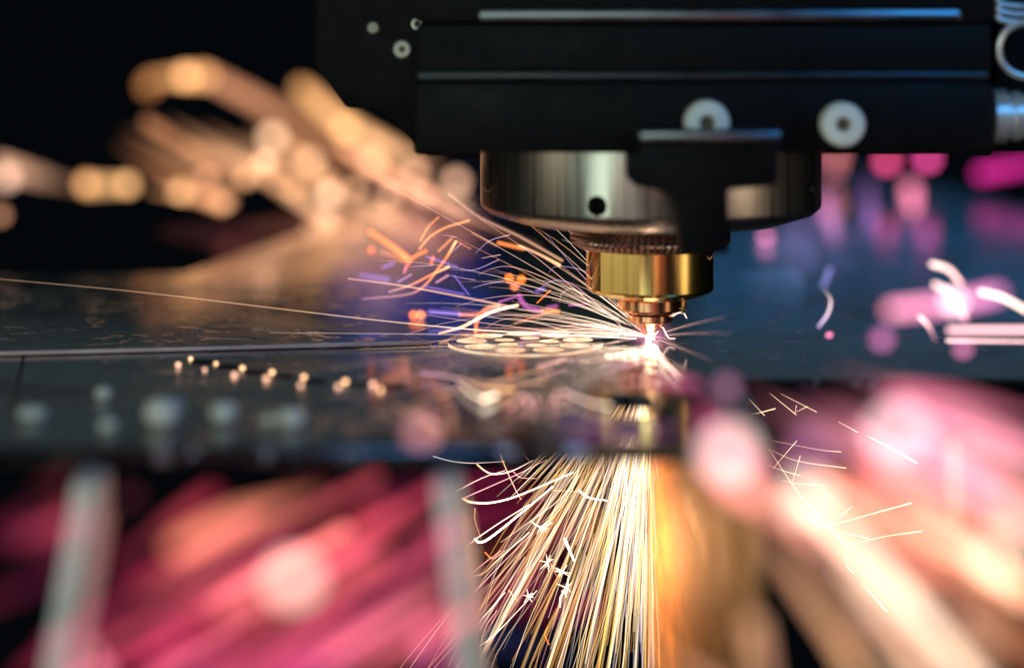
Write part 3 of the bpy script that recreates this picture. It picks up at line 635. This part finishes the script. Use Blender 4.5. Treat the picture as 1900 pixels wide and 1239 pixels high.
for p, wz, c in [([(380, 355), (560, 380), (690, 430), (840, 440)], 12, [VIO, PCH, WARM]), ([(310, 535), (450, 475), (560, 440)], 9, [DIM, PCH]), ([(570, 405), (640, 462), (700, 485)], 10, [PCH, HOT]), ([(690, 488), (755, 465)], 18, [HOT]), ([(710, 415), (850, 370), (1040, 325)], 7, [PCH, PCH]), ([(640, 400), (990, 405)], 10, [DIM, PCH]),
                 ([(810, 535), (900, 465)], 6, [PNK]), ([(885, 470), (930, 520)], 5, [PNK]), ([(917, 475), (920, 520)], 5, [PNK]), ([(945, 470), (970, 530)], 6, [PNK]), ([(1030, 545), (1040, 500), (1060, 450)], 5, [PNK]), ([(1090, 445), (1150, 475), (1250, 510), (1330, 520)], 7, [PNK, HOT]), ([(250, 520), (350, 570), (480, 630)], 12, [DIM, PCH]), ([(350, 545), (430, 590), (490, 660)], 10, [DIM, (.6, .35, .22)]),
                 ([(530, 550), (550, 620)], 7, [PCH]), ([(150, 560), (300, 520)], 8, [DIM, DIM]), ([(1050, 500), (1120, 480)], 5, [PNK]), ([(960, 325), (1110, 285)], 5, [PNK])]:
    trail(Z6(p), wz / 2.693, .47, c, 'skimming_spark', L10, G10)
# --- the jet below the sheet --------------------------------------------------
jo = Vector((HX, .4995, -.0035))
def jet_pt(x, y, d=.5): return P(x, y, d)
paths = []
YB = 1330
def jet_line(xt, yt, xb, yb, wpx, cols, d=None, bend=0):
    d = d if d is not None else .5 + random.gauss(0, .006)
    mid = ((xt + xb) / 2 + bend, (yt + yb) / 2)
    q = smooth_path([jet_pt(xt, yt, d), jet_pt(*mid, d), jet_pt(xb, yb, d)], 3)
    n = len(q); rad = [wpx / 2 * d / F * (.55 + .45 * math.sin(math.pi * (i / (n - 1)) ** .8)) for i in range(n)]
    if len(cols) == 2: cols = [mulc(cols[0], .15), cols[0], cols[1], mulc(cols[1], .15)]
    return (q, rad, cols, 4)
WH2 = (.95, .80, .58); YE = (.80, .46, .10); LAV = (.34, .32, .44); OG2 = (.62, .26, .055); PK2 = (.55, .24, .22); PCJ = (.60, .35, .19)
oy = 655.0
def pick(u):                                           # hotter towards the axis, cooler to the side
    r = random.random()
    if u > -.30: return random.choice([WH2, WH2, YE, LAV, YE, LAV, OG2, YE])
    return random.choice([WH2, YE, OG2, PCJ, PCJ, OG2, WH2, PK2])
for i in range(360):
    u = -abs(random.gauss(0, .22)) + random.uniform(-.06, .035) if random.random() < .50 else -random.random() ** 1.2 * .78
    u = min(u, .028)
    if i % 14 == 0: u = random.uniform(.02, .085)
    t0 = random.uniform(0, 260) if random.random() < .7 else random.uniform(0, 480); L = random.uniform(120, 520) * (1 if u > -.35 else .75)
    y0 = oy + 20 + t0; y1 = min(YB, y0 + L)
    x0 = 1207 + u * (y0 - oy) + random.uniform(-8, 6); x1 = 1207 + u * (y1 - oy) + random.uniform(-8, 6)
    paths.append(jet_line(x0, y0, x1, y1, random.choice([.9, 1.2, 1.5, 1.8, 2.6]), [mulc(c, random.uniform(.5, 1.1)) for c in (pick(u), pick(u))], bend=random.gauss(0, 3 + 22 * abs(u))))
L11, G11 = 'thick bright streak within the spray of sparks below the sheet', 'thick streaks of the spark jet'
def jet_obj(q, label=L11, group=G11): tag(obj('jet_spark', trail_mesh('jet_spark', [q], 'glow_fine')), label, 'spark', group)
for i in range(180):                                  # short wide-angle sparks just under the sheet
    u = -random.random() * 1.1 if i % 2 else random.uniform(-.35, .02)
    y0 = random.uniform(700, 860); y1 = y0 + random.uniform(30, 110)
    paths.append(jet_line(1207 + u * (y0 - oy), y0, 1207 + u * (y1 - oy), y1, random.choice([1.1, 1.5, 2.2]), [pick(u), pick(u)], bend=random.uniform(-2, 2)))
jet = obj('spark_jet', trail_mesh('spark_jet', paths, 'glow_fine'))
tag(jet, 'dense jet of thin white and gold sparks spraying down below the cutting point', 'sparks', kind='stuff')
for i in range(44):
    u = random.choice([random.uniform(-.62, -.25), random.uniform(-.3, .0), random.uniform(-.15, .02)])
    y0 = random.uniform(830, 1040); L = random.uniform(120, 420); y1 = min(YB, y0 + L)
    lab = 'thick bright streak slanting away on the outer side of the spray below the sheet' if u < -.25 else 'thick bright streak falling steeply in the core of the spray below the sheet'
    jet_obj(jet_line(1207 + u * (y0 - oy), y0, 1207 + u * (y1 - oy) + random.uniform(-10, 10), y1, random.uniform(2.2, 6), [mulc(c, random.uniform(.55, 1.0)) for c in (pick(u), pick(u))], .5 + random.uniform(-.014, .014), random.uniform(-5, 5)), lab, G11)
def Z7(l): return [(700 + x / 2.7, 780 + y / 2.7) for x, y in l]
L12, G12 = 'curved bright spark glancing sideways out of the spray below the sheet', 'curved sparks beside the jet'
for p, wz, c in [([(280, 180), (380, 205), (480, 213), (640, 205)], 7, [WHI, PNK]), ([(500, 220), (550, 258), (600, 268), (680, 250), (780, 200)], 12, [WARM, HOT, PNK]), ([(430, 390), (470, 408), (560, 412), (680, 385), (840, 320), (980, 260)], 18, [WARM, HOT, HOT]), ([(610, 155), (640, 230), (690, 340), (720, 395)], 8, [WARM, PNK]), ([(725, 120), (735, 170), (760, 200)], 5, [PNK]),
                 ([(330, 390), (520, 290), (640, 250)], 6, [PNK, HOT]), ([(440, 385), (700, 270), (850, 195)], 6, [PNK]), ([(490, 590), (510, 608), (560, 590), (700, 480), (880, 330)], 20, [PCH, WHI, HOT]), ([(390, 700), (460, 620), (600, 520), (760, 420)], 10, [PNK, HOT]), ([(410, 780), (520, 770), (600, 700), (760, 560)], 12, [PCH, PCH, HOT]), ([(400, 860), (480, 760), (620, 650)], 6, [PNK]), ([(430, 920), (600, 740), (780, 560)], 6, [PNK]),
                 ([(520, 1230), (520, 1130), (545, 1030), (600, 950)], 6, [PNK]), ([(505, 1135), (600, 1060), (800, 850)], 6, [HOT]), ([(455, 1110), (520, 1000), (640, 860)], 9, [PCH, HOT]), ([(860, 1120), (840, 1070), (855, 1030)], 10, [ORG]), ([(1420, 180), (1425, 150), (1405, 110)], 16, [HOT, WHI]), ([(1375, 740), (1400, 800), (1430, 960), (1450, 1250)], 9, [WARM, HOT, HOT]), ([(1380, 170), (1400, 420), (1430, 900), (1452, 1250)], 7, [HOT, WARM, HOT]), ([(660, 850), (700, 900)], 14, [PCH]), ([(940, 595), (985, 700)], 22, [WHI]), ([(915, 930), (920, 880), (960, 820)], 12, [HOT]),
                 ([(490, 440), (490, 500), (520, 590)], 9, [PCH]), ([(750, 130), (830, 140), (1000, 115)], 5, [PNK]), ([(930, 130), (950, 140), (1050, 110)], 7, [HOT]), ([(680, 255), (720, 285), (800, 290)], 5, [PNK]), ([(880, 350), (1010, 355)], 7, [PCH]), ([(1010, 350), (1060, 385), (1150, 400)], 14, [WHI]), ([(540, 660), (580, 690), (640, 650)], 12, [ORG, PCH]), ([(860, 700), (900, 780)], 9, [ORG, PCH]), ([(1160, 120), (1150, 60), (1190, 10)], 5, [WARM]), ([(1330, 100), (1335, 40), (1300, 5)], 4, [WARM])]:
    q = smooth_path([jet_pt(x, y, .497) for x, y in Z7(p)], 5); n = len(q)
    rad = [wz * .65 / 5.4 * .5 / F * (1 - .5 * i / (n - 1)) for i in range(n)]
    jet_obj((q, rad, c, 6), L12, G12)
def burst(x, y, r, n, d, label, group):
    pts = []
    for k in range(n):
        a = random.uniform(0, 2 * math.pi); L = r * random.uniform(.4, 1)
        pts.append(([jet_pt(x, y, d), jet_pt(x + L * math.cos(a), y + L * math.sin(a), d)], [.75 * d / F, .3 * d / F], [HOT], 4))
    o = obj('bursting_spark', trail_mesh('bursting_spark', pts, 'glow_fine')); tag(o, label, 'spark', group)
for x, y, r in ((1003, 978, 26), (1016, 1042, 22), (1052, 1090, 24), (1043, 1060, 18), (980, 1105, 18)):
    burst(x, y, r, 9, .492, 'tiny star-shaped burst of a spark inside the spray', 'star bursts in the spray')
L13, G13 = 'thin straight branching spark right of the jet, below the sheet edge', 'thin sparks right of the jet'
for p, wz in [([(1340, 735), (1352, 745), (1348, 760)], 5), ([(1330, 745), (1360, 735)], 4), ([(1330, 738), (1345, 762)], 3), ([(1352, 750), (1385, 768)], 4), ([(1365, 767), (1400, 767), (1438, 758)], 3.5), ([(1390, 740), (1418, 770)], 3.5), ([(1428, 729), (1477, 769)], 3), ([(1448, 730), (1515, 764)], 2.5), ([(1475, 765), (1478, 752)], 2.5), ([(1475, 765), (1498, 754)], 2.5), ([(1555, 782), (1592, 802)], 3), ([(1610, 809), (1655, 832), (1700, 858)], 7),
              ([(1425, 832), (1480, 855), (1570, 868)], 2.5), ([(1436, 818), (1520, 834), (1560, 838)], 2.2), ([(1435, 868), (1478, 818)], 2.8), ([(1428, 835), (1480, 912), (1535, 975), (1572, 1012)], 5), ([(1425, 862), (1450, 872), (1485, 882)], 2.2), ([(1450, 890), (1480, 897), (1530, 900)], 2.2), ([(1535, 976), (1610, 955), (1690, 933)], 5), ([(1572, 1011), (1640, 995), (1710, 985)], 3.6), ([(1572, 1011), (1570, 1045), (1582, 1062)], 3.2), ([(1535, 976), (1580, 940)], 2.2), ([(1550, 985), (1610, 998)], 2.6), ([(1598, 1080), (1620, 1105), (1644, 1132)], 5), ([(1470, 895), (1485, 845)], 2.5), ([(1500, 960), (1525, 978)], 4)]:
    q = smooth_path([jet_pt(x, y, .498) for x, y in p], 4); n = len(q)
    jet_obj((q, [wz * .5 / 2 * .5 / F * (.5 + .5 * i / (n - 1)) for i in range(n)], [mulc(FO, .6), FW, (2.6, 1.8, 1.0)], 5), L13, G13)

# --- molten spot, painted slot glints and spatter on the sheet ---------------------------
def blob_mesh(r, squash=.7, amp=.12, seed=0):
    bm = bmesh.new(); bmesh.ops.create_icosphere(bm, subdivisions=2, radius=r); rnd = random.Random(seed)
    for v in bm.verts: v.co *= 1 + rnd.uniform(-amp, amp); v.co.z *= squash
    return finish(bm)
spot = trail_mesh('molten_spot', [([Vector((HX - .0004, .4985, .0008)), Vector((HX, .4985, .0011)), Vector((HX + .0002, .4985, .0022))], [.0009, .0012, .0005], [(4, 3.2, 2.9)], 14)], 'glow')
tag(obj('molten_spot', spot), 'dazzling white molten spot under the tip of the nozzle', 'molten spot')
for i, (x, y, r) in enumerate([(1170, 660, .0011), (1150, 661, .0008), (1185, 658, .0010), (1130, 662, .0006)]):
    p = on_sheet(x, y); me = trail_mesh('hot_slag', [([p + Vector((-r, 0, r * .5)), p + Vector((r, 0, r * .5))], [r * .6, r * .8], [(1.8, 1.25, .7)], 8)], 'glow_fine')
    tag(obj('hot_slag', me), 'white-hot slag drop on the sheet just in front of the molten spot', 'slag', 'hot slag drops by the molten spot')
for i, (a, b) in enumerate(slot_px):  # emissive beads painted for glints on the slot edges
    for q in (a, b):
        p = on_sheet(*q); r = .00042 * random.uniform(.7, 1.25)
        me = trail_mesh('glint_bead', [([p + Vector((0, 0, r)), p + Vector((.0002, 0, r))], [r, r], [(3.2, 1.75, .85) if q is b else (2.2, 1.15, .75)], 8)], 'glow_fine')
        tag(obj('glint_bead', me), 'tiny bead painted as an edge glint at a small slot in the row of slots', 'bead', 'glint beads along the row of slots')
for i, (x, y, r, sq) in enumerate([(192, 740, .0018, .8), (200, 797, .0018, .7), (300, 790, .0034, .9), (318, 772, .0026, .8), (415, 784, .0026, .9), (540, 790, .0028, .7), (500, 786, .0016, .7), (60, 778, .0030, .5)]):
    p = on_sheet(x, y); o = obj('spatter_bead', blob_mesh(r, sq, .06, i), M['zinc']); o.location = (p.x, p.y, r * sq * .8)
    tag(o, 'small shiny metal spatter bead on the near part of the sheet', 'spatter bead', 'metal spatter beads on the near sheet')
# --- small emissive halo added round the molten spot for bloom ---------------------------------
def add_bloom():
    m = bpy.data.materials.new('bloom_glow'); m.use_nodes = True; nt = m.node_tree
    for n in list(nt.nodes): nt.nodes.remove(n)
    o = N(nt, 'ShaderNodeOutputMaterial'); e = N(nt, 'ShaderNodeEmission'); e.inputs['Color'].default_value = (1.0, .34, .58, 1)
    c = N(nt, 'ShaderNodeTexCoord').outputs['Object']; ln = N(nt, 'ShaderNodeVectorMath', operation='LENGTH'); nt.links.new(c, ln.inputs[0])
    mr = N(nt, 'ShaderNodeMapRange'); nt.links.new(ln.outputs['Value'], mr.inputs['Value'])
    mr.inputs['From Min'].default_value = 0; mr.inputs['From Max'].default_value = .0085; mr.inputs['To Min'].default_value = 1; mr.inputs['To Max'].default_value = 0
    pw = N(nt, 'ShaderNodeMath', operation='POWER'); nt.links.new(mr.outputs[0], pw.inputs[0]); pw.inputs[1].default_value = 3.5
    ml = N(nt, 'ShaderNodeMath', operation='MULTIPLY'); nt.links.new(pw.outputs[0], ml.inputs[0]); ml.inputs[1].default_value = 240
    nt.links.new(ml.outputs[0], e.inputs['Strength']); nt.links.new(e.outputs[0], o.inputs['Volume'])
    bm = bmesh.new(); bmesh.ops.create_icosphere(bm, subdivisions=3, radius=.0088)
    ob = obj('bloom_halo', finish(bm), m); ob.location = (HX, .4985, .0012)
    tag(ob, 'small pinkish bloom halo added round the molten spot', 'glow', kind='stuff')
add_bloom()
